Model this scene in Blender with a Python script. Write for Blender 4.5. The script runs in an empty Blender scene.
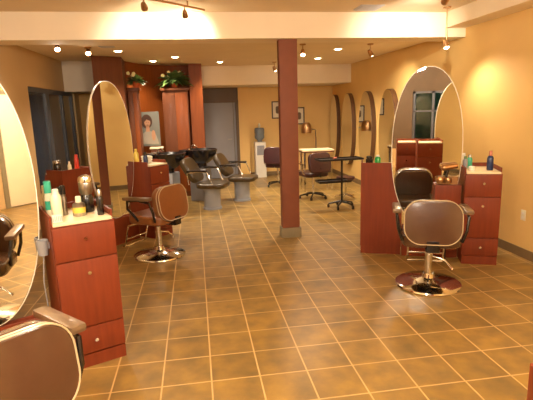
import bpy, bmesh, math, random
from mathutils import Vector, Matrix
random.seed(7)
PI=math.pi
S=bpy.context.scene; COL=S.collection
# ------------------------------------------------------------------ materials
def lin(c):
    return tuple(((v/255)/12.92 if v/255<=.04045 else ((v/255+.055)/1.055)**2.4) for v in c)+(1,)
MATS={}
def mat(name,rgb,rough=.5,metal=0,emit=0,noise=0,scale=8,coat=0,stretch=(1,1,1),bump=0,trans=0,spec=.5):
    m=bpy.data.materials.new(name); m.use_nodes=True; nt=m.node_tree; N=nt.nodes; L=nt.links
    b=N['Principled BSDF']; c=lin(rgb)
    b.inputs['Base Color'].default_value=c; b.inputs['Roughness'].default_value=rough
    b.inputs['Metallic'].default_value=metal; b.inputs['Coat Weight'].default_value=coat
    b.inputs['Coat Roughness'].default_value=.15; b.inputs['Transmission Weight'].default_value=trans
    b.inputs['Specular IOR Level'].default_value=spec
    if emit:
        b.inputs['Emission Color'].default_value=c; b.inputs['Emission Strength'].default_value=emit
    if noise or bump:
        tc=N.new('ShaderNodeTexCoord'); mp=N.new('ShaderNodeMapping'); mp.inputs['Scale'].default_value=stretch
        nz=N.new('ShaderNodeTexNoise'); nz.inputs['Scale'].default_value=scale; nz.inputs['Detail'].default_value=5
        L.new(tc.outputs['Object'],mp.inputs[0]); L.new(mp.outputs[0],nz.inputs['Vector'])
        if noise:
            r=N.new('ShaderNodeValToRGB'); r.color_ramp.elements[0].position=.3; r.color_ramp.elements[1].position=.7
            r.color_ramp.elements[0].color=tuple(v*(1-noise) for v in c[:3])+(1,)
            r.color_ramp.elements[1].color=tuple(min(1,v*(1+noise)) for v in c[:3])+(1,)
            L.new(nz.outputs['Fac'],r.inputs[0]); L.new(r.outputs[0],b.inputs['Base Color'])
        if bump:
            bp=N.new('ShaderNodeBump'); bp.inputs['Strength'].default_value=bump; bp.inputs['Distance'].default_value=.004
            L.new(nz.outputs['Fac'],bp.inputs['Height']); L.new(bp.outputs[0],b.inputs['Normal'])
    MATS[name]=m; return m
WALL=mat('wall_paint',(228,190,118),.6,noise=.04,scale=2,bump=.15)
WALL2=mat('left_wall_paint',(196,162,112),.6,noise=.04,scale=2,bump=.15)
CEIL=mat('ceiling_paint',(234,216,184),.85,noise=.03,scale=3)
BEAM=mat('beam_paint',(240,226,200),.8,noise=.02,scale=3)
WHITEW=mat('white_paint',(226,215,195),.8,noise=.02)
WOOD=mat('cherry_wood',(120,50,22),.5,noise=.12,scale=6,stretch=(6,6,.5),coat=.04,spec=.35)
WOOD2=mat('cherry_top_wood',(106,42,28),.34,noise=.15,scale=6,stretch=(1,5,5),coat=.3)
ORANGE=mat('orange_wood',(132,66,22),.5,noise=.12,scale=5,stretch=(5,5,.5),coat=.04,spec=.3)
DWOOD=mat('dark_wood',(102,54,24),.5,noise=.12,scale=5,stretch=(5,5,.5),coat=.04,spec=.3)
COLM=mat('column_paint',(128,72,48),.65,noise=.05,scale=10)
GREYT=mat('grey_trim',(132,120,92),.6,noise=.08)
HEADW=mat('brown_wall_paint',(92,70,46),.7,noise=.05)
BASEB=mat('baseboard_rubber',(120,98,66),.6,noise=.08)
CREAM=mat('cream_laminate',(232,216,178),.4,noise=.03)
CHROME=mat('chrome',(225,222,215),.1,1,noise=.02,scale=4)
STEEL=mat('brushed_steel',(170,165,158),.3,1,noise=.05,scale=30)
MIRROR=mat('mirror_silver',(236,238,234),.015,1,bump=.0,noise=.005,scale=1)
EDGE=mat('mirror_edge',(235,228,210),.3,noise=.02)
MBACK=mat('mirror_board',(92,62,36),.5,noise=.1)
VINYL=mat('taupe_vinyl',(84,57,38),.26,noise=.08,scale=9,coat=.7,bump=1.0)
VINYLO=mat('tan_vinyl',(128,76,38),.35,noise=.06,scale=12,coat=.35,bump=.3)
OLIVE=mat('olive_vinyl',(58,44,22),.35,noise=.08,scale=12,coat=.4)
PIPING=mat('pale_piping',(188,170,135),.3,coat=.4,noise=.03)
ARMM=mat('arm_pad',(112,88,62),.35,coat=.4,noise=.05)
BLACK=mat('black_plastic',(22,19,20),.25,coat=.5,noise=.1)
BLKM=mat('black_metal',(30,24,22),.35,noise=.1)
PLUM=mat('plum_vinyl',(60,28,30),.35,coat=.3,noise=.1)
GREYP=mat('grey_plastic',(150,152,156),.45,noise=.04)
DOORM=mat('grey_door_paint',(146,146,150),.45,noise=.04,scale=3)
DOORF=mat('door_frame_paint',(104,86,66),.5,noise=.05)
WHITEP=mat('white_plastic',(232,228,215),.35,noise=.02)
BLUEB=mat('water_bottle_plastic',(150,165,175),.15,trans=.5,noise=.03)
GLASS=mat('clear_glass',(235,240,240),.03,trans=1,noise=.01)
PGLASS=mat('dark_pane',(60,68,80),.08,noise=.05,coat=1)
WINF=mat('window_frame_metal',(84,84,88),.4,noise=.05)
GREEN=mat('leaf_green',(92,118,60),.5,noise=.3,scale=20)
FLOWER=mat('cream_petals',(240,230,170),.6,noise=.05)
TERRA=mat('terracotta',(186,84,34),.7,noise=.1)
ART=mat('art_paper',(226,216,190),.7,noise=.04)
ARTD=mat('art_ink',(110,90,70),.7,noise=.2,scale=30)
FRAME=mat('picture_frame_wood',(58,38,24),.4,noise=.1)
LAMP=mat('lamp_lens',(255,226,170),.4,emit=14,noise=0)
LAMPS=mat('spot_lens',(255,232,190),.4,emit=22,noise=0)
GRILL=mat('vent_white',(196,196,200),.6,noise=.02)
BRASS=mat('warm_nickel',(190,150,105),.3,.9,noise=.05)
def pl(name,rgb,rough=.3,**k): return mat(name,rgb,rough,noise=.03,coat=.3,**k)
TEAL=pl('teal_plastic',(60,170,140)); CREAMP=pl('cream_plastic',(232,226,196)); RED=pl('red_plastic',(206,52,34))
YEL=pl('yellow_plastic',(222,196,84)); NAVY=pl('navy_plastic',(28,48,92)); GRN=pl('green_plastic',(34,160,84))
PINK=pl('pink_plastic',(196,120,96)); TOWEL=mat('towel_cloth',(226,218,200),.9,noise=.08,scale=30,bump=.5)
SKIN=mat('poster_skin',(176,130,98),.8,noise=.03); HAIR=mat('poster_hair',(74,48,36),.8,noise=.1)
PBG=mat('poster_background',(112,112,104),.8,noise=.04); PSHIRT=mat('poster_shirt',(150,140,126),.8,noise=.04)
GRASS=mat('hedge_green',(60,90,40),.9,noise=.4,scale=5); PAVE=mat('pavement',(120,118,112),.9,noise=.1)

def floor_material():
    T=.305
    m=bpy.data.materials.new('ceramic_floor_tiles'); m.use_nodes=True; nt=m.node_tree; N=nt.nodes; L=nt.links; b=N['Principled BSDF']
    tc=N.new('ShaderNodeTexCoord'); sx=N.new('ShaderNodeSeparateXYZ'); L.new(tc.outputs['Object'],sx.inputs[0])
    def M(op,a,b_=None,c=None):
        n=N.new('ShaderNodeMath'); n.operation=op
        for i,v in enumerate((a,b_,c)):
            if v is None: continue
            if isinstance(v,(int,float)): n.inputs[i].default_value=v
            else: L.new(v,n.inputs[i])
        return n.outputs[0]
    u=M('MULTIPLY_ADD',sx.outputs[0],1/T,.952+50); v=M('MULTIPLY_ADD',sx.outputs[1],1/T,50-8.673)
    du=M('ABSOLUTE',M('SUBTRACT',M('FRACT',M('ADD',u,.5)),.5)); dv=M('ABSOLUTE',M('SUBTRACT',M('FRACT',M('ADD',v,.5)),.5))
    d=M('MINIMUM',du,dv)
    mr=N.new('ShaderNodeMapRange'); mr.interpolation_type='SMOOTHSTEP'; L.new(d,mr.inputs[0]); mr.inputs[1].default_value=.010; mr.inputs[2].default_value=.022
    cell=N.new('ShaderNodeCombineXYZ'); L.new(M('FLOOR',u),cell.inputs[0]); L.new(M('FLOOR',v),cell.inputs[1])
    wn=N.new('ShaderNodeTexWhiteNoise'); L.new(cell.outputs[0],wn.inputs['Vector'])
    nz=N.new('ShaderNodeTexNoise'); nz.inputs['Scale'].default_value=6; nz.inputs['Detail'].default_value=6; L.new(tc.outputs['Object'],nz.inputs['Vector'])
    r=N.new('ShaderNodeValToRGB'); L.new(nz.outputs['Fac'],r.inputs[0])
    r.color_ramp.elements[0].position=.3; r.color_ramp.elements[0].color=lin((118,98,58))
    r.color_ramp.elements[1].position=.7; r.color_ramp.elements[1].color=lin((160,127,62))
    e=r.color_ramp.elements.new(.5); e.color=lin((141,112,60))
    h=N.new('ShaderNodeHueSaturation'); L.new(r.outputs[0],h.inputs['Color']); L.new(M('MULTIPLY_ADD',wn.outputs['Value'],.22,.89),h.inputs['Value'])
    mx=N.new('ShaderNodeMix'); mx.data_type='RGBA'; L.new(mr.outputs[0],mx.inputs[0]); mx.inputs[6].default_value=lin((198,166,112)); L.new(h.outputs[0],mx.inputs[7])
    L.new(mx.outputs[2],b.inputs['Base Color'])
    b.inputs['Roughness'].default_value=.36; b.inputs['Coat Weight'].default_value=.1; b.inputs['Coat Roughness'].default_value=.3
    bp=N.new('ShaderNodeBump'); bp.inputs['Strength'].default_value=.35; bp.inputs['Distance'].default_value=.003
    L.new(M('MULTIPLY_ADD',nz.outputs['Fac'],.4,mr.outputs[0]),bp.inputs['Height']); L.new(bp.outputs[0],b.inputs['Normal'])
    return m
FLOOR=floor_material()
# ------------------------------------------------------------------ geometry helpers
class G:
    def __init__(s): s.b=bmesh.new()
    def box(s,x0,x1,y0,y1,z0,z1,bev=0,M=None):
        c=Matrix.Translation(((x0+x1)/2,(y0+y1)/2,(z0+z1)/2))@Matrix.Diagonal((abs(x1-x0),abs(y1-y0),abs(z1-z0),1))
        t=bmesh.new(); bmesh.ops.create_cube(t,size=1,matrix=c)
        if bev: bmesh.ops.bevel(t,geom=t.edges[:],offset=bev,segments=2,affect='EDGES',profile=.6)
        s._add(t,M); return s
    def _add(s,t,M=None):
        if M is not None: bmesh.ops.transform(t,matrix=M,verts=t.verts)
        me=bpy.data.meshes.new('t'); t.to_mesh(me); t.free(); s.b.from_mesh(me); bpy.data.meshes.remove(me)
    def lathe(s,prof,cx=0,cy=0,n=20,M=None,sx=1,sy=1):
        t=bmesh.new(); rings=[]
        for r,z in prof:
            if r<1e-5: rings.append([t.verts.new((cx,cy,z))])
            else: rings.append([t.verts.new((cx+r*sx*math.cos(2*PI*i/n),cy+r*sy*math.sin(2*PI*i/n),z)) for i in range(n)])
        for a,b in zip(rings,rings[1:]):
            for i in range(n):
                j=(i+1)%n
                if len(a)==1 and len(b)==1: continue
                if len(a)==1: t.faces.new((a[0],b[j],b[i]))
                elif len(b)==1: t.faces.new((a[i],a[j],b[0]))
                else: t.faces.new((a[i],a[j],b[j],b[i]))
        for e in (rings[0],rings[-1]):
            if len(e)>1: t.faces.new(e)
        bmesh.ops.recalc_face_normals(t,faces=t.faces); s._add(t,M); return s
    def cyl(s,p,q,r,r2=None,n=12):
        p=Vector(p);q=Vector(q);d=q-p; M=Matrix.Translation(p)@d.to_track_quat('Z','Y').to_matrix().to_4x4()
        return s.lathe([(r,0),(r if r2 is None else r2,d.length)],n=n,M=M)
    def tube(s,pts,r,n=8,closed=False):
        pts=[Vector(p) for p in pts]; t=bmesh.new(); rings=[]; m=len(pts)
        up=None
        for i,p in enumerate(pts):
            a=pts[(i-1)%m] if (closed or i>0) else p; b=pts[(i+1)%m] if (closed or i<m-1) else p
            d=(b-a).normalized()
            if up is None: up=Vector((0,0,1)) if abs(d.z)<.9 else Vector((1,0,0))
            sd=d.cross(up)
            if sd.length<1e-4: sd=d.cross(Vector((0,1,0)))
            sd.normalize(); up=sd.cross(d).normalized()
            rr=r[i] if isinstance(r,(list,tuple)) else r
            rings.append([t.verts.new(p+sd*rr*math.cos(2*PI*k/n)+up*rr*math.sin(2*PI*k/n)) for k in range(n)])
        for i in range(m if closed else m-1):
            a=rings[i];b=rings[(i+1)%m]
            for k in range(n): t.faces.new((a[k],a[(k+1)%n],b[(k+1)%n],b[k]))
        if not closed: t.faces.new(rings[0]); t.faces.new(rings[-1])
        bmesh.ops.recalc_face_normals(t,faces=t.faces); s._add(t); return s
    def prism(s,poly,z0,z1,M=None,bev=0):
        t=bmesh.new(); f=t.faces.new([t.verts.new((x,y,z0)) for x,y in poly])
        r=bmesh.ops.extrude_face_region(t,geom=[f]); bmesh.ops.translate(t,vec=(0,0,z1-z0),verts=[v for v in r['geom'] if isinstance(v,bmesh.types.BMVert)])
        bmesh.ops.recalc_face_normals(t,faces=t.faces)
        if bev: bmesh.ops.bevel(t,geom=[e for e in t.edges if abs(e.verts[0].co.z-e.verts[1].co.z)<1e-6],offset=bev,segments=3,affect='EDGES',profile=.6)
        s._add(t,M); return s
    def ball(s,c,rx,ry=None,rz=None,M=None,n=14):
        ry=ry or rx; rz=rz or rx; t=bmesh.new()
        bmesh.ops.create_uvsphere(t,u_segments=n,v_segments=max(6,n//2+1),radius=1,matrix=Matrix.Translation(c)@Matrix.Diagonal((rx,ry,rz,1)))
        s._add(t,M); return s
    def done(s,name,m,parent=None,smooth=True):
        me=bpy.data.meshes.new(name); s.b.to_mesh(me); s.b.free()
        if smooth:
            me.polygons.foreach_set('use_smooth',[True]*len(me.polygons)); me.set_sharp_from_angle(angle=math.radians(38))
        me.materials.append(m); o=bpy.data.objects.new(name,me); COL.objects.link(o)
        if parent: o.parent=parent
        return o
def rrect(w,h,r,n=6,cx=0,cy=0):
    out=[]
    for k,(sx,sy) in enumerate(((1,1),(-1,1),(-1,-1),(1,-1))):
        for i in range(n+1):
            a=PI/2*(k+i/n); out.append((cx+sx*(w/2-r)+r*math.cos(a),cy+sy*(h/2-r)+r*math.sin(a)))
    return out
def tag(o,label,cat,group=None):
    o['label']=label; o['category']=cat
    if group: o['group']=group
    return o
def thing(name,label,cat,loc=(0,0,0),rz=0,group=None):
    o=bpy.data.objects.new(name,None); COL.objects.link(o); o.location=loc; o.rotation_euler=(0,0,rz); o.empty_display_size=.1
    return tag(o,label,cat,group)
def struct(name,g,m,parent=None):
    o=g.done(name,m,parent)
    if not parent: o['kind']='structure'
    return o
def dup(root,label,loc,rz=0,group=None,name=None):
    r=root.copy(); COL.objects.link(r); r.location=loc; r.rotation_euler=(0,0,rz)
    r['label']=label
    if group: r['group']=group
    def rec(src,dst):
        for ch in list(src.children):
            c=ch.copy(); COL.objects.link(c); c.parent=dst; rec(ch,c)
    rec(root,r); return r
def place(lx,ly,P0,ang):
    return P0[0]+lx*math.cos(ang)-ly*math.sin(ang), P0[1]+lx*math.sin(ang)+ly*math.cos(ang)

# ------------------------------------------------------------------ room shell
XR,XL,YB,YF=3.43,-2.2,11.4,-2.6
ZF,ZR,ZB=2.763,2.55,2.47
struct('floor',G().box(XL-.1,XR+.1,YF-.1,YB+.2,-.1,0),FLOOR)
struct('ceiling',G().box(XL-.1,XR+.1,YF-.1,5.65,ZF,ZF+.1),CEIL)
struct('ceiling',G().box(XL-.1,XR+.1,6.05,YB+.2,ZR,ZR+.1),CEIL)
struct('trim_1',G().box(XL,XR,5.65,6.05,ZB,ZF+.1),BEAM)['label']='pale beam across the ceiling'
struct('trim_2',G().box(3.16,XR,YF,5.65,2.58,ZF),BEAM)['label']='pale soffit along the right wall'
struct('trim_3',G().box(.2,XR,10,YB,2.16,ZR),BEAM)['label']='pale soffit over the back alcove'
struct('trim_4',G().box(-2.2,-1.56,8.7,9.7,2.04,ZR),WHITEW)['label']='white boxed bulkhead beside the wood wall'
struct('wall_right',G().box(XR,XR+.12,YF-.1,YB+.2,0,ZF+.1),WALL)
struct('wall_back',G().box(1.2,XR,YB,YB+.12,0,ZR),WALL)
struct('wall_pilaster',G().box(1.06,1.3,11.22,YB+.12,0,2.16),WALL)
# left wall with the window opening
g=G()
g.box(XL-.12,XL,YF-.1,6.85,0,ZF+.1); g.box(XL-.12,XL,9.35,9.8,0,ZR); g.box(XL-.12,XL,6.85,9.35,0,.12); g.box(XL-.12,XL,6.85,9.35,2.05,ZR)
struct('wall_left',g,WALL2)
struct('wall_alcove',G().box(XL,-1.5,9.7,9.8,0,ZR),WALL)
# window (internal glazed opening on the left wall)
w1=struct('window_1',G().box(XL-.09,XL-.03,6.85,9.35,1.98,2.05).box(XL-.09,XL-.03,6.85,9.35,.12,.2).box(XL-.09,XL-.03,6.85,6.93,.2,1.98).box(XL-.09,XL-.03,9.27,9.35,.2,1.98).box(XL-.09,XL-.03,7.72,7.86,.2,1.98).box(XL-.09,XL-.03,8.6,8.68,.2,1.98),WINF)
struct('pane',G().box(XL-.065,XL-.055,6.93,7.72,.2,1.98).box(XL-.065,XL-.055,7.86,8.6,.2,1.98).box(XL-.065,XL-.055,8.68,9.27,.2,1.98),PGLASS,w1)
# baseboards
struct('baseboard_right',G().box(XR-.012,XR,YF,YB,0,.1),BASEB)
struct('baseboard_back',G().box(1.3,XR-.012,YB-.012,YB,0,.1),BASEB)
struct('baseboard_left',G().box(XL,XL+.012,YF,6.85,0,.1),BASEB)
# column
c=struct('column',G().box(1.058,1.28,5.72,5.86,.13,ZB,.004),COLM); c['label']='brown square column'
struct('column_base',G().box(1.04,1.298,5.7,5.88,0,.13,.004),GREYT,c)['label']='grey base of the column'
# wood wall, its end block and side panel
g=G(); g.prism([(-1.54,7.88),(-1.12,8.12),(-1.16,8.77),(-1.2,9.68),(-1.54,9.68)],0,ZR); struct('wall_wood_block',g,DWOOD)
pts=[(-1.16,8.77),(-1.05,9.1),(-.9,9.38),(-.7,9.6),(-.42,9.74),(-.05,9.8)]
g=G(); g.prism(pts+[(-.05,9.9),(-.45,9.85),(-.76,9.7),(-1.0,9.45),(-1.17,9.1)],0,ZR); struct('wall_wood_curved',g,ORANGE)
g=G(); g.box(-.056,.196,9.45,11.3,0,ZR); struct('wall_wood_end',g,ORANGE)
# back door
d=struct('door_1',G().box(.2,1.06,11.33,11.4,0,1.84).box(1.0,1.06,11.24,11.33,0,1.84).box(.2,.24,11.24,11.33,0,1.84).box(.2,1.06,11.24,11.33,1.82,1.87),DOORF)
struct('door_panel',G().box(.245,.93,11.27,11.325,.01,1.815,.003),DOORM,d)
struct('sidelight_panel',G().box(.945,.99,11.29,11.325,.01,1.815,.003),DOORM,d)
struct('door_handle',G().cyl((.87,11.27,.95),(.87,11.22,.95),.012).cyl((.88,11.22,.95),(.78,11.22,.95),.01),STEEL,d)
struct('wall_door_header',G().box(.2,1.06,11.3,11.4,1.872,2.16),DOORF)
struct('wall_outer_back',G().box(-2.3,1.2,11.42,11.52,0,ZR),WALL)
# front of the shop, behind the camera: storefront windows
g=G(); g.box(1.2,XR,YF-.12,YF,2.3,ZF+.1); g.box(XL,XR,YF-.12,YF,0,.5); g.box(1.2,XR,YF-.12,YF,.5,2.3)
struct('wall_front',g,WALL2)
struct('wall_front_wood',G().box(XL,.02,YF-.12,YF,.5,1.97).box(XL,1.2,YF-.12,YF,1.97,ZF+.1),HEADW)
d2=struct('door_2',G().box(1.75,2.75,YF,YF+.03,0,2.1),GREYT)
struct('door_panel',G().box(1.83,2.67,YF+.031,YF+.05,.02,2.03,.003),CEIL,d2)
g=G()
for x in (.02,.5): g.box(x,x+.06,YF-.09,YF-.03,.5,1.97)
g.box(1.14,1.2,YF-.09,YF-.03,.5,1.97).box(.02,1.2,YF-.09,YF-.03,1.92,1.97).box(.02,1.2,YF-.09,YF-.03,.5,.56).box(.02,1.2,YF-.09,YF-.03,1.45,1.49)
w2=struct('window_2',g,WINF)
struct('pane',G().box(.06,1.16,YF-.065,YF-.06,.56,1.92),GLASS,w2)
struct('ground',G().box(-30,30,-40,YF-.2,-.3,-.15),PAVE)
hedge=G()
for i in range(26): hedge.ball((-13+i*1.05,-14+random.uniform(-.5,.5),.9),1.1,.9,random.uniform(1.3,2.0))
tag(hedge.done('hedge',GRASS),'green hedge outside the storefront, seen in the mirrors','hedge')

# ------------------------------------------------------------------ lights
def spot(loc,to,e,size=70,blend=.6,r=.04,col=(1,.83,.63)):
    l=bpy.data.lights.new('spot','SPOT'); l.energy=e; l.spot_size=math.radians(size); l.spot_blend=blend; l.shadow_soft_size=r; l.color=col
    o=bpy.data.objects.new('spot_lamp',l); COL.objects.link(o); o.location=loc; o.rotation_euler=(Vector(to)-Vector(loc)).to_track_quat('-Z','Y').to_euler(); return o
def point(loc,e,r=.1,col=(1,.83,.63)):
    l=bpy.data.lights.new('point','POINT'); l.energy=e; l.shadow_soft_size=r; l.color=col
    o=bpy.data.objects.new('fill_bulb',l); COL.objects.link(o); o.location=loc; return o
def downlight(x,y,z,label,e,size=130,group=None):
    t=thing('downlight',label,'ceiling light',(x,y,z),0,group)
    G().lathe([(.062,-.004),(.085,-.006),(.09,0),(.062,0)],n=24).done('trim_ring',WHITEP,t)
    G().lathe([(.0,-.016),(.03,-.014),(.058,-.003),(.058,-.001),(0,-.001)],n=24).done('lens',LAMP,t)
    spot((x,y,z-.045),(x,y,0),e,size,.8,.06)
EDL=95
for x,y,lb in ((-1.05,7.356,'small round downlight nearest the wood end block'),(-.258,8.242,'round downlight in front of the plant shelf, second from the right of its row'),
    (-.669,8.84,'round downlight over the curved wood wall by the plants'),(.55,9.194,'round downlight in front of the grey door'),
    (2.32,7.402,'round downlight right of the column, the nearer of two'),(2.35,8.75,'round downlight right of the column, the farther of two')):
    downlight(x,y,ZR,lb,EDL*(.5 if y>8 and x<0 else 1))
EFR=190
for x,y,lb in ((-.9,1.2,'round downlight over the near left mirror'),(1.3,1.2,'round downlight over the front floor'),(-.9,-1.2,'round downlight by the storefront, left'),(1.8,-1.2,'round downlight by the storefront, right'),(1.0,3.4,'round downlight over the middle of the floor')):  # front fill lights added out of view, built as globes with point lamps
    if y<3:
        t=thing('fill_globe',lb.replace('round downlight','added fill globe'),'ceiling light',(x,y,ZF)); G().lathe([(0,0),(.06,0),(.06,-.02),(.012,-.025),(.012,-.12),(0,-.12)]).done('stem',WHITEP,t); G().ball((0,0,-.2),.085).done('globe',LAMP,t); point((x,y,ZF-.42),EFR*.36,.12,(1,.86,.70))
def spot_head(name,label,x,y,zc,drop,aim,e,size=60,track=False,emis=True):
    """ceiling spotlight: canopy, stem, head, lens; aim is a direction"""
    t=thing(name,label,'spotlight',(x,y,zc))
    G().lathe([(0,0),(.045,0),(.045,-.015),(.02,-.022),(0,-.022)]).done('canopy',BRASS,t)
    G().tube([(0,0,-.02),(0,0,-drop*.6),(.012,0,-drop)],.007).done('stem',BRASS,t)
    a=Vector(aim).normalized(); Mx=Matrix.Translation((0,0,-drop))@a.to_track_quat('Z','Y').to_matrix().to_4x4()
    G().lathe([(0,-.05),(.022,-.05),(.03,-.02),(.036,.04),(.033,.04),(.027,-.01),(0,-.012)],M=Mx).done('head',BRASS,t)
    G().ball((0,0,.028),.031,M=Mx).done('lens',LAMPS,t)
    p=Vector((x,y,zc-drop))+a*.07
    if e: spot(p,p+a,e,size,1,.05)
    return t
spot_head('ceiling_spotlight','small ceiling spotlight hanging before the row of wall mirrors',2.637,6.83,ZR,.13,(.8,.5,-.9),45,90)
spot_head('ceiling_spotlight','bright ceiling spotlight above the large right mirror',3.0,5.35,ZF,.42,(.2,-.3,-1),33,130)
spot_head('ceiling_spotlight','small ceiling spotlight seen just left of the brown column',1.62,9.3,ZR,.13,(.5,.3,-.9),20,90)
spot_head('ceiling_spotlight','ceiling spotlight seen just right of the brown column',1.6,6.78,ZR,.12,(-.1,-.5,-.8),25,90)
spot_head('ceiling_spotlight','left of the two bright spotlights on the ceiling above the left wall',-1.66,6.45,ZR,.06,(.15,-.6,-.6),30,120)
spot_head('ceiling_spotlight','right of the two bright spotlights on the ceiling above the left wall',-1.38,6.9,ZR,.06,(.1,-.6,-.6),30,120)
# front track
def track(label,p0,p1,heads,e):
    t=thing('track_light',label,'track light',(p0[0],p0[1],ZF))
    dx,dy=p1[0]-p0[0],p1[1]-p0[1]; L_=math.hypot(dx,dy); t.rotation_euler=(0,0,math.atan2(dy,dx)); an=math.atan2(dy,dx)
    G().box(0,L_,-.014,.014,-.07,-.048,.003).done('rail',BRASS,t)
    for q in (.15,.85): G().cyl((L_*q,0,-.05),(L_*q,0,0),.008).done('stem',BRASS,t)
    for s in heads:
        q=Vector((p0[0]+dx*s,p0[1]+dy*s,ZF-.13)); aimw=Vector((.05,1,-.32)).normalized()
        ai=Matrix.Rotation(-an,3,'Z')@aimw
        Mx=Matrix.Translation((L_*s,0,-.135))@ai.to_track_quat('Z','Y').to_matrix().to_4x4()
        h=G().lathe([(0,-.05),(.02,-.05),(.028,-.02),(.034,.035),(.03,.035),(.025,-.01),(0,-.012)],M=Mx).tube([(L_*s,0,-.07),(L_*s,.0,-.12)],.006).done('head',BRASS,t)
        G().lathe([(0,.025),(.028,.025),(.028,.031),(0,.031)],M=Mx).done('lens',LAMPS,h)
        p=q+aimw*.06; spot(p,p+Vector((.12 if p0[0]>0 else -.05,1,-.25)),e,82,.9,.04,(1,.88,.72))
track('thin brass track light with angled heads on the front ceiling',(-.95,4.17),(.17,5.26),(.49,.82),48)
track('second brass track light ahead of the beam on the right',(1.5,4.05),(2.5,4.42),(.95,),75)
# vent
t=thing('ceiling_vent','white square air vent in the front ceiling','vent',(2.05,5.38,ZF))
G().box(-.14,.14,-.14,.14,-.008,0,.002).done('frame',GRILL,t)
g=G()
for i in range(8): g.box(-.12,.12,-.12+i*.032,-.105+i*.032,-.016,-.009)
g.done('slats',GRILL,t)
t=thing('ceiling_vent','small vent in the rear ceiling near the wood wall','vent',(-1.12,6.85,ZR)); G().box(-.1,.1,-.07,.07,-.008,0,.002).done('frame',GRILL,t)
g=G()
for i in range(4): g.box(-.08,.08,-.05+i*.03,-.035+i*.03,-.014,-.009)
g.done('slats',GRILL,t)

# ------------------------------------------------------------------ stations
def cabinet(label,P0,ang,lx,ly,w=.35,dp=.5,h=.97,flip=False,group=None):
    x,y=place(lx,ly,P0,ang)
    t=thing('drawer_cabinet',label,'cabinet',(x,y,0),ang,group)
    if flip:
        xx,yy=place(lx+w,ly+dp,P0,ang); t.location=(xx,yy,0); t.rotation_euler=(0,0,ang+PI)
    G().box(.0,w,.02,dp,.09,h-.02).done('carcass',WOOD,t)
    G().box(.005,w-.005,.008,dp-.01,0,.089).done('toe_kick',WOOD,t)
    G().box(.014,w-.014,.012,dp-.014,h-.02,h,.003).done('countertop',CREAM,t)
    g=G(); g.box(0,.014,.05,dp,h-.02,h+.04).box(w-.014,w,.05,dp,h-.02,h+.04).box(.014,w-.014,dp-.014,dp,h-.02,h+.04); g.done('rim',WOOD,t)
    for z0,z1 in ((h-.25,h-.028),(.29,h-.258),(.1,.282)):
        d=G().box(.004,w-.004,0,.018,z0,z1,.003).done('drawer',WOOD,t)
        G().cyl((w/2,0,z1-.085 if z1>.3 else .19),(w/2,-.022,z1-.085 if z1>.3 else .19),.007,.012).done('knob',CHROME,d)
    return t
def ell(a,b,n=56,e=2.15):
    return [((abs(math.cos(t))**(2/e))*a*(1 if math.cos(t)>=0 else -1),(abs(math.sin(t))**(2/e))*b*(1 if math.sin(t)>=0 else -1)) for t in [2*PI*i/n for i in range(n)]]
def oval_mirror(label,x,y,ang,zc=1.2,a=.35,b=.84,double=True,group=None,thick=.02,back=EDGE):
    t=thing('oval_mirror',label,'mirror',(x,y,0),ang,group)
    M=Matrix.Translation((0,0,zc))@Matrix.Rotation(PI/2,4,'X')
    G().prism(ell(a,b),-thick,0.0,M=M).done('rim',back,t)
    G().prism(ell(a-.007,b-.007),.0005,.003,M=M).done('glass',MIRROR,t,False)
    if double: G().prism(ell(a-.007,b-.007),-thick-.003,-thick-.0005,M=M).done('glass',MIRROR,t,False)
    return t
STN={'R':((1.795,4.879),math.radians(-21.6)),'L1':((-1.95,2.69),math.radians(24.5)),'L2':((-1.5,5.43),math.radians(50)),'R0':((1.25,1.11),math.radians(-21.6))}
def panel(label,key,x0=.42,x1=1.04,h=.345):
    P,a=STN[key]; x,y=place(x0,.0,P,a)
    t=thing('mirror_base_panel',label,'panel',(x,y,0),a)
    G().box(.004,x1-x0-.004,-.03,-.012,.0,h,.002).done('front_board',WOOD,t)
    G().box(.004,x1-x0-.004,.04,.058,0,h,.002).done('rear_board',WOOD,t)
for key,lm,lc,lp,lb,hh,pw,pd in (
    ('R','large oval mirror over the right station, facing the empty chair','tall cherry drawer cabinet against the bright right wall','cherry cabinet back turned to the camera, green bottle on top, right station','low cherry panel behind the right styling chair',.97,.45,.4),
    ('L1','nearest oval mirror, cut off by the left edge','large near cherry drawer cabinet crowded with bottles, front left','cherry cabinet left of the nearest mirror','low cherry panel under the nearest mirror',1.0,.45,.4),
    ('L2','oval mirror at the middle left station, reflecting yellow wall','cherry drawer cabinet behind the left styling chair, near the shampoo chairs','cherry cabinet back with a red bottle on top, left of the middle mirror','low cherry panel under the middle left mirror',.98,.40,.33),
    ('R0','oval mirror of the station by the right front edge','drawer cabinet of the station by the right front edge','cherry cabinet beside the mirror by the right front edge','low panel of the station by the right front edge',.97,.42,.4)):
    P,a=STN[key]
    if key!='R0': cabinet(lc,P,a,1.045 if key!='L2' else 1.09,-.23 if key!='L2' else -.26,h=hh,w=.385 if key=='L1' else .35,dp=.5 if key!='L2' else .42)
    cabinet(lp,P,a,0,0,w=pw-.002,dp=pd,h=1.0,flip=True)
    x,y=place({'L1':.655,'L2':.70}.get(key,.68),-.032,P,a)
    oval_mirror(lm,x,y,a,zc=1.195,a=.36 if key!='L2' else .34,b=.845)
    # plinth bracket pair is the low base panel
    panel(lb,key,pw,1.04)
t=cabinet('dark cherry cabinet showing as a sliver at the bottom right edge',(.757,.73),math.radians(-21.6),0,0,h=.97,flip=True,dp=.36)
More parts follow.
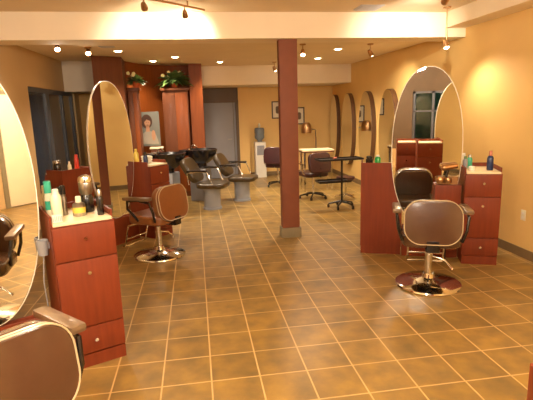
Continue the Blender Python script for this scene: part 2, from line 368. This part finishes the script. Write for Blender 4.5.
# wall mirrors on the right wall
for i,(y,lb) in enumerate(((7.82,'oval wall mirror on the right wall, nearest beyond the station'),(8.88,'second oval wall mirror on the right wall, behind the green bottle'),(10.0,'third oval wall mirror on the right wall, above the cart'),(11.02,'farthest oval wall mirror, beside the back corner'))):
    oval_mirror(lb,XR-.09,y,-PI/2,zc=1.15,a=.36 if i<3 else .3,b=.78,double=False,group=None,thick=.085,back=MBACK)

# ------------------------------------------------------------------ styling chairs
def styling_chair(label,loc,face,shell=VINYL,group=None):
    t=thing('styling_chair',label,'salon chair',(loc[0],loc[1],0),math.atan2(-face[0],face[1]),group)
    G().lathe([(0,0),(.29,0),(.30,.008),(.295,.02),(.27,.034),(.12,.055),(.06,.075),(.05,.11),(0,.11)],n=40).done('base',CHROME,t)
    c=G().lathe([(.036,.1),(.036,.3),(.028,.3),(.028,.4),(.0,.4)],n=20).done('hydraulic_column',CHROME,t)
    G().tube([(.03,0,.28),(.14,-.03,.25),(.2,-.05,.18)],.009).ball((.2,-.05,.18),.015).done('pump_lever',CHROME,t)
    G().box(-.16,.16,-.15,.17,.395,.42,.004).done('seat_plate',BLACK,t)
    Mz=Matrix.Identity(4)
    s=G().prism(rrect(.5,.5,.1),.42,.52,bev=.025).done('seat',shell,t)
    # back: rounded slab, slightly curved, leaning back
    def slab(w,h,r,y0,y1,z0,bev):
        g=G(); M=Matrix.Translation((0,0,z0+h/2))@Matrix.Rotation(math.radians(-9),4,'X')@Matrix.Rotation(PI/2,4,'X')
        g.prism(rrect(w,h,r,8),-y1,-y0,M=M,bev=bev); 
        for v in g.b.verts: v.co.y+= 1.1*v.co.x*v.co.x*.35
        return g
    zb=.42; yo=-.29
    back=slab(.48,.385,.14,yo,yo+.035,zb,.012).done('backrest',shell,t)
    slab(.465,.38,.135,yo+.036,yo+.125,zb+.012,.03).done('back_cushion',shell,back)
    pts=[]
    M=Matrix.Translation((0,0,zb+.195))@Matrix.Rotation(math.radians(-9),4,'X')@Matrix.Rotation(PI/2,4,'X')
    for k,yy in enumerate((yo+.0,yo+.036)):
        pp=[]
        for x,y in rrect(.476,.381,.138,8):
            v=M@Vector((x,y,-yy)); v.y+=1.1*v.x*v.x*.35; pp.append(v)
        G().tube(pp,.0045,6,closed=True).done('piping',PIPING,back)['label']='pale piping edge'
    G().box(-.06,.06,-.3,-.16,.40,.43,.004).box(-.05,.05,-.31,-.285,.40,.50,.003).done('back_bracket',BLACK,t)
    for sx in (-1,1):
        a=G().tube([(sx*.25,-.19,.47),(sx*.285,-.2,.58),(sx*.3,-.17,.69),(sx*.3,.0,.71),(sx*.3,.15,.69),(sx*.285,.17,.6),(sx*.27,.1,.53),(sx*.25,.05,.46)],.014).done('arm_frame',BLACK,t)
        G().box(-.038,.038,-.19,.19,-.014,.026,.016,M=Matrix.Translation((sx*.3,0,.722))@Matrix.Rotation(math.radians(-2),4,'X')).done('arm_pad',ARMM,a)
    G().tube([(-.15,.16,.40),(-.17,.3,.36),(-.17,.37,.12),(-.17,.4,.1),(.17,.4,.1),(.17,.37,.12),(.17,.3,.36),(.15,.16,.40)],.010).cyl((-.17,.34,.2),(.17,.34,.2),.008).done('footrest',CHROME,t)
    return t
ch=styling_chair('brown vinyl styling chair with its back turned, at the right station',(2.08,3.84),(.42,1))
styling_chair('tan-backed styling chair at the middle left station, one armrest showing',(-.49,5.37),(-.8,.6),VINYLO)
styling_chair('brown styling chair cut off in the bottom left corner',(-.90,1.93),(-.67,.74))

# ------------------------------------------------------------------ bottles and small items
def bottle(name,label,cat,x,y,z,h,r,body,capm,neck=.5,caph=.2,sq=1,band=None,group=None):
    t=thing(name,label,cat,(x,y,z+.0005),random.uniform(0,1),group)
    hb=h*(1-caph)
    G().lathe([(0,0),(r*.92,0),(r,.006),(r,hb*.82),(r*.8,hb*.93),(r*neck,hb),(0,hb)],sy=sq,n=16).done('body',body,t)
    G().lathe([(0,hb),(r*neck*1.05,hb),(r*neck,h-.004),(r*neck*.8,h),(0,h)],n=14).done('cap',capm,t)
    if band: G().lathe([(r*1.012,hb*.25),(r*1.012,hb*.65)],sy=sq,n=16).done('label_band',band,t)
    return t
zc=1.0
PL,AL=STN['L1']
def L1(u,v): return place(1.045+u,-.23+v,PL,AL)
def put(f,u,v): return f(u,v)
items=[('bottle','white pump bottle on the near cabinet, beside the mirror edge','bottle',.075,.20,.19,.034,CREAMP,WHITEP,.6,.15,None),
 ('bottle','white bottle with teal cap, tallest on the near cabinet','bottle',.05,.33,.23,.026,CREAMP,TEAL,.9,.35,TEAL),
 ('bottle','cream bottle at the far inner corner of the near cabinet','bottle',.045,.43,.19,.026,CREAMP,CREAMP,.8,.2,None),
 ('spray_can','slim silver and black can on the near cabinet','spray can',.13,.26,.2,.019,STEEL,BLACK,.9,.3,None),
 ('jar','squat jar with yellow band on the near cabinet','jar',.205,.17,.13,.041,STEEL,CREAMP,.45,.3,YEL),
 ('bottle','black bottle at the right of the near cabinet','bottle',.325,.1,.17,.022,BLACK,STEEL,.7,.25,None),
 ('bottle','dark grey bottle behind the jar on the near cabinet','bottle',.13,.40,.17,.028,BLACK,BLACK,.7,.2,None)]
for n,l,c,u,v,h,r,b,cp,nk,chh,bd in items:
    x,y=L1(u,v); bottle(n,l,c,x,y,zc,h,r,b,cp,nk,chh,1,bd)
x,y=L1(.28,.27)
t=thing('canister','tall black and chrome canister, tallest thing at the back right of the near cabinet','canister',(x,y,zc+.0005),.3)
G().lathe([(0,0),(.042,0),(.045,.006),(.043,.1),(.034,.12),(0,.12)],n=24).done('base',BLACK,t)
G().lathe([(0,.12),(.034,.12),(.044,.14),(.046,.2),(.044,.205),(0,.205)],n=24).done('body',STEEL,t)
G().lathe([(0,.205),(.047,.205),(.047,.225),(.04,.245),(.015,.255),(0,.256)],n=24).done('lid',CHROME,t)
x,y=L1(.05,.075)
t=thing('clip_box','small white slatted box at the front corner of the near cabinet','box',(x,y,zc+.0005),AL)
G().box(-.03,.03,-.02,.02,0,.045,.002).done('box_body',WHITEP,t)
g=G()
for i in range(6): g.box(-.026+i*.01,-.022+i*.01,-.0225,-.0205,.006,.04)
g.done('slats',GREYP,t)
# hair dryer holster with cord between mirror and near cabinet
x,y=L1(-.012,.15)
t=thing('holster_hook','grey holster with a hanging cord on the side of the near cabinet','holster',(x,y,0),AL)
G().lathe([(.028,.78),(.036,.86),(.036,.88),(.03,.88),(.024,.79),(.0,.785),(.0,.78)],cx=-.03,n=16).box(-.012,.01,-.01,.01,.82,.86).done('holster_ring',GREYP,t)
G().tube([(-.03,0,.79),(-.05,-.01,.6),(-.04,.01,.4),(-.07,.02,.2),(-.05,-.02,.03)],.004,6).done('cord',GREYP,t)
# pillar of L2
PP,A2=STN['L2']
for n,l,c,u,v,h,r,b,cp,nk,chh,bd in (
  ('bottle','red bottle on the cabinet beside the middle left mirror','bottle',.30,.13,.19,.026,RED,RED,.75,.2,None),
  ('bottle','small cream bottle next to the red one','bottle',.21,.14,.12,.022,CREAMP,WHITEP,.5,.25,None),
  ('jar','dark jar with steel lid on the cabinet by the red bottle','jar',.09,.2,.14,.045,BLACK,STEEL,.9,.2,None)):
    x,y=place(u,v,PP,A2); bottle(n,l,c,x,y,1.0,h,r,b,cp,nk,chh,1,bd)
for n,l,c,u,v,h,r,b,cp,nk,chh,bd in (
  ('bottle','black bottle with dark cap on the cabinet behind the left chair','bottle',.08,.15,.16,.03,NAVY,BLACK,.8,.25,None),
  ('bottle','pale yellow bottle at the back of the cabinet behind the left chair','bottle',.08,.32,.2,.035,YEL,YEL,.5,.2,None)):
    x,y=place(1.09+u,-.26+v,PP,A2); bottle(n,l,c,x,y,.98,h,r,b,cp,nk,chh,1,bd)
x,y=place(1.09+.22,-.26+.27,PP,A2)
t=thing('towel','folded white towel on the cabinet behind the left chair','towel',(x,y,.981),A2+1.2)
for k in range(3): G().box(-.07,.07,-.05,.05,.001+k*.032,.031+k*.032,.012,M=Matrix.Rotation(.08*k,4,'Z')).done('fold',TOWEL,t)
# right station
PR,AR=STN['R']
for n,l,c,u,v,h,r,b,cp,nk,chh,bd in (
  ('bottle','bright green bottle on the right station cabinet','bottle',.18,.06,.12,.034,GRN,WHITEP,.6,.15,None),
  ('jar','black jar left of the bright green bottle','jar',.09,.07,.11,.04,BLACK,BLACK,.85,.2,None)):
    x,y=place(u,v,PR,AR); bottle(n,l,c,x,y,1.0,h,r,b,cp,nk,chh,1,bd)
for n,l,c,u,v,h,r,b,cp,nk,chh,bd in (
  ('bottle','dark blue bottle with pink cap on the tall right cabinet','bottle',.26,.17,.2,.032,NAVY,PINK,.5,.25,None),
  ('jar','small white tub on the tall right cabinet','jar',.08,.13,.045,.034,WHITEP,WHITEP,.95,.3,None),
  ('bottle','grey green bottle near the mirror on the tall right cabinet','bottle',.1,.37,.14,.028,TEAL,STEEL,.6,.2,None),
  ('bottle','pale green bottle beside the mirror on the tall right cabinet','bottle',.045,.3,.13,.025,GREYP,GREEN,.6,.2,None),
  ('bottle','white bottle furthest back on the tall right cabinet','bottle',.05,.44,.15,.03,CREAMP,WHITEP,.6,.2,None)):
    x,y=place(1.045+u,-.23+v,PR,AR); bottle(n,l,c,x,y,.97,h,r,b,cp,nk,chh,1,bd)
# tool tray and dryer at the mirror foot, right station
x,y=place(.90,-.09,PR,AR)
t=thing('tool_holder','small cherry tool box below the right mirror with metal holder rings','tool holder',(x,y,0),AR)
G().box(-.13,.13,-.05,.05,.60,.82,.003).done('box_body',WOOD,t)
G().box(-.012,.012,.0,.03,0,.6).done('post',BLKM,t)
g=G()
for sx in (-.08,.0): g.lathe([(.034,.84),(.038,.85),(.038,.88),(.034,.89),(.03,.88),(.03,.85)],cx=sx,cy=-.01,n=18)
g.box(-.1,.1,.02,.035,.82,.9); g.done('holder_rings',BRASS,t)
t=thing('hair_dryer','brass coloured hair dryer resting in the holder under the right mirror','hair dryer',(x+.02,y-.02,.93),AR)
G().cyl((-.07,0,.07),(.06,.02,.09),.035,.027,14).ball((-.07,0,.07),.035).done('body',BRASS,t)
G().tube([(-.03,0,.05),(-.05,0,-.03)],.014).done('handle',BLACK,t)

# ------------------------------------------------------------------ shampoo units
def shampoo(label,bowl,seat,group=None):
    dx,dy=seat[0]-bowl[0],seat[1]-bowl[1]
    t=thing('shampoo_chair',label,'shampoo chair',(bowl[0],bowl[1],0),math.atan2(dy,dx))
    # local: bowl at origin, seat toward +x
    G().box(-.2,.12,-.16,.16,0,.62,.02).done('pedestal',GREYP,t)
    b=G().lathe([(0,.70),(.13,.70),(.22,.77),(.28,.88),(.30,.95),(.285,.955),(.25,.89),(.19,.8),(.08,.76),(0,.76)],sx=1.0,sy=.9,n=28).cyl((0,0,.6),(0,0,.73),.08,.1).done('bowl',BLACK,t)
    G().box(-.37,-.22,-.22,.22,.84,.96,.03).done('bowl_shelf',BLACK,b)
    G().tube([(-.22,.05,.92),(-.22,.05,1.0),(-.16,.05,1.03),(-.1,.05,.98)],.012).ball((-.22,-.06,.95),.025).done('faucet',CHROME,b)
    Mx=Matrix.Translation((.41,0,.66))@Matrix.Rotation(math.radians(58),4,'Y')
    G().prism(rrect(.46,.48,.14),-.05,.05,M=Mx,bev=.03).done('backrest',OLIVE,t)
    G().prism(rrect(.5,.5,.12,cx=.78),.375,.455,bev=.03).done('seat',OLIVE,t)
    G().lathe([(.0,.03),(.13,.03),(.13,.30),(.15,.365),(0,.374)],cx=.75,sx=1.1,n=24).lathe([(0,0),(.16,0),(.16,.03),(0,.03)],cx=.75,n=24).done('seat_pedestal',GREYP,t)
    for s in (-1,1):
        a=G().tube([(.45,s*.27,.45),(.43,s*.28,.64),(.6,s*.28,.67),(.78,s*.28,.66),(.86,s*.27,.46)],.011).done('arm_frame',CHROME,t)
        G().box(.43,.78,s*.28-.03,s*.28+.03,.665,.695,.012).done('arm_pad',BLACK,a)
shampoo('shampoo chair with black basin, the nearer one behind the left cabinet',(-.47,8.1),(.25,7.82))
shampoo('shampoo chair with black basin, the farther one before the grey door',(.1,8.68),(.8,8.42))

# ------------------------------------------------------------------ water cooler
t=thing('water_cooler','white water cooler with an upturned bottle against the back wall','water cooler',(1.545,11.22,0))
b=G().box(-.13,.13,-.14,.14,0,.86,.015).done('body',WHITEP,t)
G().box(-.09,.09,-.145,-.139,.55,.78,.002).done('recess_panel',GREYP,b)
G().cyl((-.04,-.145,.72),(-.04,-.18,.72),.012).cyl((.04,-.145,.72),(.04,-.18,.72),.012).done('tap',STEEL,b)
G().lathe([(0,.862),(.05,.862),(.06,.90),(.115,.95),(.12,1.0),(.112,1.04),(.12,1.08),(.12,1.17),(.1,1.2),(0,1.2)],n=24).done('bottle',BLUEB,t)
G().lathe([(0,1.2),(.02,1.2),(.03,1.24),(.02,1.3),(0,1.31)],n=12).done('bottle_cap',CREAMP,t)
# pictures on the back wall
def picture(label,x,y,z,w,h,ang=0):
    t=thing('framed_picture',label,'picture',(x,y,z),ang)
    g=G(); f=.028
    g.box(-w/2,w/2,-.02,0,-h/2,-h/2+f).box(-w/2,w/2,-.02,0,h/2-f,h/2).box(-w/2,-w/2+f,-.02,0,-h/2+f,h/2-f).box(w/2-f,w/2,-.02,0,-h/2+f,h/2-f).done('frame',FRAME,t)
    G().box(-w/2+f,w/2-f,-.01,-.002,-h/2+f,h/2-f).done('mat_board',ART,t)
    M=Matrix.Rotation(PI/2,4,'X')
    g=G().prism(rrect(w*.42,h*.42,.04),.0105,.0125,M=M).done('sketch',ARTD,t)
picture('framed sketch left of the column on the back wall',2.06,11.4,1.61,.34,.42)
picture('framed sketch right of the column on the back wall',2.56,11.4,1.45,.3,.42)
# hood dryer on stand near back wall
t=thing('hood_dryer','hooded hair dryer on a stand by the back wall','hood dryer',(2.6,10.75,0))
G().lathe([(.0,1.31),(.07,1.3),(.11,1.24),(.125,1.15),(.12,1.06),(.11,1.06),(.115,1.15),(.1,1.23),(.06,1.28),(0,1.29)],n=24).done('hood',BRASS,t)
G().tube([(.11,.03,1.15),(.24,.08,1.12),(.25,.08,.9),(.25,.08,.1)],.015).done('pole',STEEL,t)
g=G()
for k in range(5): a=2*PI*k/5; g.tube([(.25,.08,.1),(.25+.2*math.cos(a),.08+.2*math.sin(a),.05)],.012).ball((.25+.2*math.cos(a),.08+.2*math.sin(a),.025),.025)
g.done('star_base',BLKM,t)
# lounge / dryer chair in maroon below the hood
def star(g,r,z=.07):
    for k in range(5):
        a=2*PI*k/5+.3; g.tube([(0,0,z+.03),(r*.5*math.cos(a),r*.5*math.sin(a),z+.015),(r*math.cos(a),r*math.sin(a),z-.01)],[.018,.016,.012])
    return g
def casters(t,r):
    for k in range(5):
        a=2*PI*k/5+.3; x,y=r*math.cos(a),r*math.sin(a)
        G().cyl((x-.012,y,.028),(x+.012,y,.028),.028,n=14).cyl((x,y,.03),(x,y,.065),.007).done('caster',BLKM,t)
def task_chair(label,x,y,rz):
    t=thing('swivel_chair',label,'chair',(x,y,0),rz)
    star(G(),.25).done('star_base',BLKM,t); casters(t,.25)
    G().cyl((0,0,.08),(0,0,.42),.022).done('gas_column',CHROME,t)
    G().prism(rrect(.46,.44,.1),.42,.5,bev=.025).done('seat',PLUM,t)
    M=Matrix.Translation((0,-.24,.68))@Matrix.Rotation(math.radians(-8),4,'X')@Matrix.Rotation(PI/2,4,'X')
    G().prism(rrect(.44,.36,.1),-.03,.04,M=M,bev=.02).done('backrest',PLUM,t)
    G().tube([(0,-.1,.43),(0,-.27,.44),(0,-.285,.6)],.014).done('back_bracket',BLKM,t)
    for s in (-1,1): G().tube([(s*.2,-.1,.46),(s*.27,-.1,.5),(s*.27,-.12,.66),(s*.27,.12,.66),(s*.26,.12,.5)],.013).done('armrest',CHROME,t)
task_chair('dark plum swivel chair just right of the column, by the cart',2.1,8.2,.25)
task_chair('dark chair half hidden by the column, near the back wall',1.72,9.75,-.5)
# manicure tables
t=thing('work_table','pale topped table behind the plum chair','table',(2.4,9.05,0),.0)
G().box(-.33,.3,-.2,.2,.80,.83,.004).done('tabletop',CREAM,t)
G().box(-.33,.3,-.2,.2,.775,.799,.004).done('apron',DWOOD,t)
for sx in (-.29,.26):
    for sy in (-.16,.16): G().box(sx-.015,sx+.015,sy-.015,sy+.015,0,.775).done('leg',CHROME,t)
t=thing('rolling_cart','black rolling salon cart with two trays and five casters','cart',(2.35,7.28,0),.06)
star(G(),.22,.075).done('star_base',BLKM,t); casters(t,.22)
G().cyl((0,0,.09),(0,0,.80),.017).done('pole',BLKM,t)
G().box(-.42,.32,-.15,.15,.80,.812,.004).box(-.42,.32,-.15,-.14,.812,.83).box(-.42,.32,.14,.15,.812,.83).box(-.42,-.41,-.14,.14,.812,.83).box(.31,.32,-.14,.14,.812,.83).done('top_tray',BLKM,t)
G().box(-.42,.12,-.13,.13,.44,.452,.004).box(-.42,.12,-.13,-.12,.452,.475).box(-.42,.12,.12,.13,.452,.475).box(-.42,-.41,-.12,.12,.452,.475).done('lower_tray',BLKM,t)
t=thing('round_brush','small brush lying on the top tray of the cart','brush',(2.2,7.27,.832),.5)
G().cyl((-.06,0,0),(0,0,0),.007).done('handle',BLKM,t); G().cyl((0,0,0),(.07,0,0),.018).done('bristles',PINK,t)
# chrome stool beyond cart
t=thing('stool','low chrome stool behind the rolling cart','stool',(2.62,7.9,0))
star(G(),.19).done('star_base',CHROME,t); G().cyl((0,0,.08),(0,0,.36),.018).done('gas_column',CHROME,t)
G().lathe([(0,.36),(.15,.36),(.17,.39),(.16,.42),(0,.43)],n=24).done('seat',PLUM,t)

# ------------------------------------------------------------------ wood niche: shelves, cabinets, plants, poster
def shelf_unit(label,x0,x1,y0,y1,z):
    t=thing('shelf_cabinet',label,'cabinet',(x0,y0,0))
    w,dp=x1-x0,y1-y0
    G().box(.03,w-.03,.04,dp,0,z-.04,.003).done('body',DWOOD,t)
    for k in range(2): G().box(.04+k*(w-.08)/2,.036+(k+1)*(w-.08)/2,.022,.038,.1,z-.08,.003).done('door_panel',ORANGE if k else DWOOD,t)
    G().box(-.0,w,0,dp,z-.04,z,.004).done('shelf_top',DWOOD,t)
shelf_unit('narrow wood cabinet with plant shelf at the left end of the niche',-1.17,-.93,8.62,8.95,2.08)
shelf_unit('tall wood cabinet with plant shelf beside the wood end wall',-.6,-.066,9.1,9.5,2.08)
t=thing('wood_counter','low wood counter in the niche below the poster','counter',(-.82,8.78,0))
G().box(0,.2,0,.2,0,.98,.003).done('body',DWOOD,t); G().box(-.02,.22,-.02,.22,.981,1.005,.003).done('counter_top',CREAM,t)
def plant(label,x,y,z,n,sz,fl):
    t=thing('potted_plant',label,'plant',(x,y,z+.001))
    G().lathe([(0,0),(.055,0),(.075,.1),(.08,.11),(.065,.11),(.06,.09),(0,.09)],n=18).done('pot',TERRA,t)
    g=bmesh.new()
    for i in range(n):
        a=random.uniform(0,2*PI); el=random.uniform(.1,1.3); L=sz*random.uniform(.55,1); w=L*.17
        d=Vector((math.cos(a)*math.cos(el),math.sin(a)*math.cos(el)*.7,math.sin(el)*.8)); s=d.cross(Vector((0,0,1))).normalized()
        prev=None
        for k in range(6):
            u=k/5; p=Vector((0,0,.1))+d*L*u+Vector((0,0,-L*.38*u*u*(1.2-el*.5))); ww=w*math.sin(PI*min(.97,u*.85+.12)); up=Vector((0,0,ww*.3))
            cur=[g.verts.new(p-s*ww+up),g.verts.new(p),g.verts.new(p+s*ww+up)]
            if prev:
                g.faces.new((prev[0],prev[1],cur[1],cur[0])); g.faces.new((prev[1],prev[2],cur[2],cur[1]))
            prev=cur
    G_=G(); G_.b.free(); G_.b=g; G_.done('foliage',GREEN,t)
    f=G()
    for i in range(fl):
        a=random.uniform(0,2*PI); r=random.uniform(.05,sz*.6); c=(r*math.cos(a),-abs(r*math.sin(a))*.7,.16+random.uniform(0,.14))
        for k in range(5): q=2*PI*k/5; f.ball((c[0]+.018*math.cos(q),c[1],c[2]+.018*math.sin(q)),.015,.008,.015,n=8)
        f.tube([(0,0,.1),(c[0]*.6,c[1]*.6,c[2]*.8),c],.003,5)
    f.done('flowers',FLOWER,t)
plant('leafy plant with few pale flowers on the left wood shelf',-.98,8.7,2.08,120,.25,4)
plant('larger flowering plant in a terracotta pot on the right wood shelf',-.34,9.28,2.095,150,.44,9)
# poster
t=thing('poster','portrait poster of a dark-haired person in the wood niche','poster',(-.85,9.02,1.36),math.radians(-3))
G().box(-.2,.2,0,.02,-.34,.3,.002).done('backing',PBG,t)
Mx=Matrix.Rotation(PI/2,4,'X')
def e2(a,b,cx,cy,n=28): return [(cx+a*math.cos(2*PI*i/n),cy+b*math.sin(2*PI*i/n)) for i in range(n)]
G().prism(e2(.1,.13,-.03,.12),.001,.002,M=Mx).done('hair_print',HAIR,t)
G().prism([(-.17,-.3),(-.14,-.12),(-.06,-.06),(.04,-.06),(.13,-.14),(.17,-.3)],.001,.003,M=Mx).done('shirt_print',PSHIRT,t)
G().prism(e2(.055,.08,-.02,.1),.0025,.0035,M=Mx).prism([(-.05,.06),(.01,.06),(.015,-.07),(-.055,-.07)],.0025,.0035,M=Mx).prism(e2(.035,.1,.08,-.14),.0032,.004,M=Mx).done('face_print',SKIN,t)
G().prism([(-.075,.11),(-.06,.19),(-.01,.2),(.04,.16),(.03,.13),(-.03,.16)],.0037,.0045,M=Mx).prism(e2(.008,.004,-.04,.105),.0037,.0045,M=Mx).prism(e2(.008,.004,.0,.105),.0037,.0045,M=Mx).prism(e2(.012,.004,-.02,.055),.0037,.0045,M=Mx).done('features_print',HAIR,t)
# supports of the poster: little easel ledge on the counter
# outlet on the right wall
t=thing('wall_outlet','cream wall outlet low on the right wall','outlet',(XR-.0005,4.36,.46))
G().box(-.006,0,-.035,.035,-.057,.057,.002).done('plate',CREAMP,t)
G().box(-.008,-.0062,-.016,.016,.01,.036,.001).box(-.008,-.0062,-.016,.016,-.036,-.01,.001).done('socket',WHITEP,t)

# ------------------------------------------------------------------ world, camera
w=bpy.data.worlds.new('world'); S.world=w; w.use_nodes=True
nt=w.node_tree; bg=nt.nodes['Background']; sky=nt.nodes.new('ShaderNodeTexSky'); sky.sky_type='HOSEK_WILKIE'; sky.sun_direction=(.3,-.6,.4); sky.turbidity=4
nt.links.new(sky.outputs[0],bg.inputs[0]); bg.inputs[1].default_value=2.0
cam=bpy.data.cameras.new('camera'); co=bpy.data.objects.new('camera',cam); COL.objects.link(co); S.camera=co
cam.sensor_fit='HORIZONTAL'; cam.sensor_width=36; cam.lens=462.6/533*36; cam.clip_start=.02
a=Vector((0.98783219,-0.15286118,-0.02865366)); w_=Vector((0.14445413,0.9700807,-0.19513187)); b=Vector((0.05762445,0.18861841,0.98035836))
R=Matrix((a,b,-w_)).transposed().to_4x4(); co.matrix_world=Matrix.Translation((0,0,1.6657))@R
vs=S.view_settings; vs.view_transform='Standard'; vs.look='None'; vs.gamma=1; vs.exposure=.9; vs.use_curve_mapping=False
# repeats of a kind share a group
GR={'drawer_cabinet':'cherry drawer cabinets of the stations','oval_mirror':'oval salon mirrors','mirror_base_panel':'low panels under the mirrors','downlight':'round ceiling downlights',
 'fill_globe':'added globes for front fill light','ceiling_spotlight':'small ceiling spotlights','track_light':'track lights ahead of the beam','ceiling_vent':'ceiling vents','styling_chair':'styling chairs',
 'bottle':'bottles on the station cabinets','jar':'jars and tubs on the station cabinets','shampoo_chair':'shampoo chairs','framed_picture':'framed pictures on the back wall','swivel_chair':'dark swivel chairs at the back','shelf_cabinet':'wood shelf cabinets in the niche','potted_plant':'potted plants on the wood shelves'}
for o in list(COL.objects):
    if o.parent is None and 'label' in o and 'category' in o:
        k=o.name.split('.')[0]
        if k in GR: o['group']=GR[k]
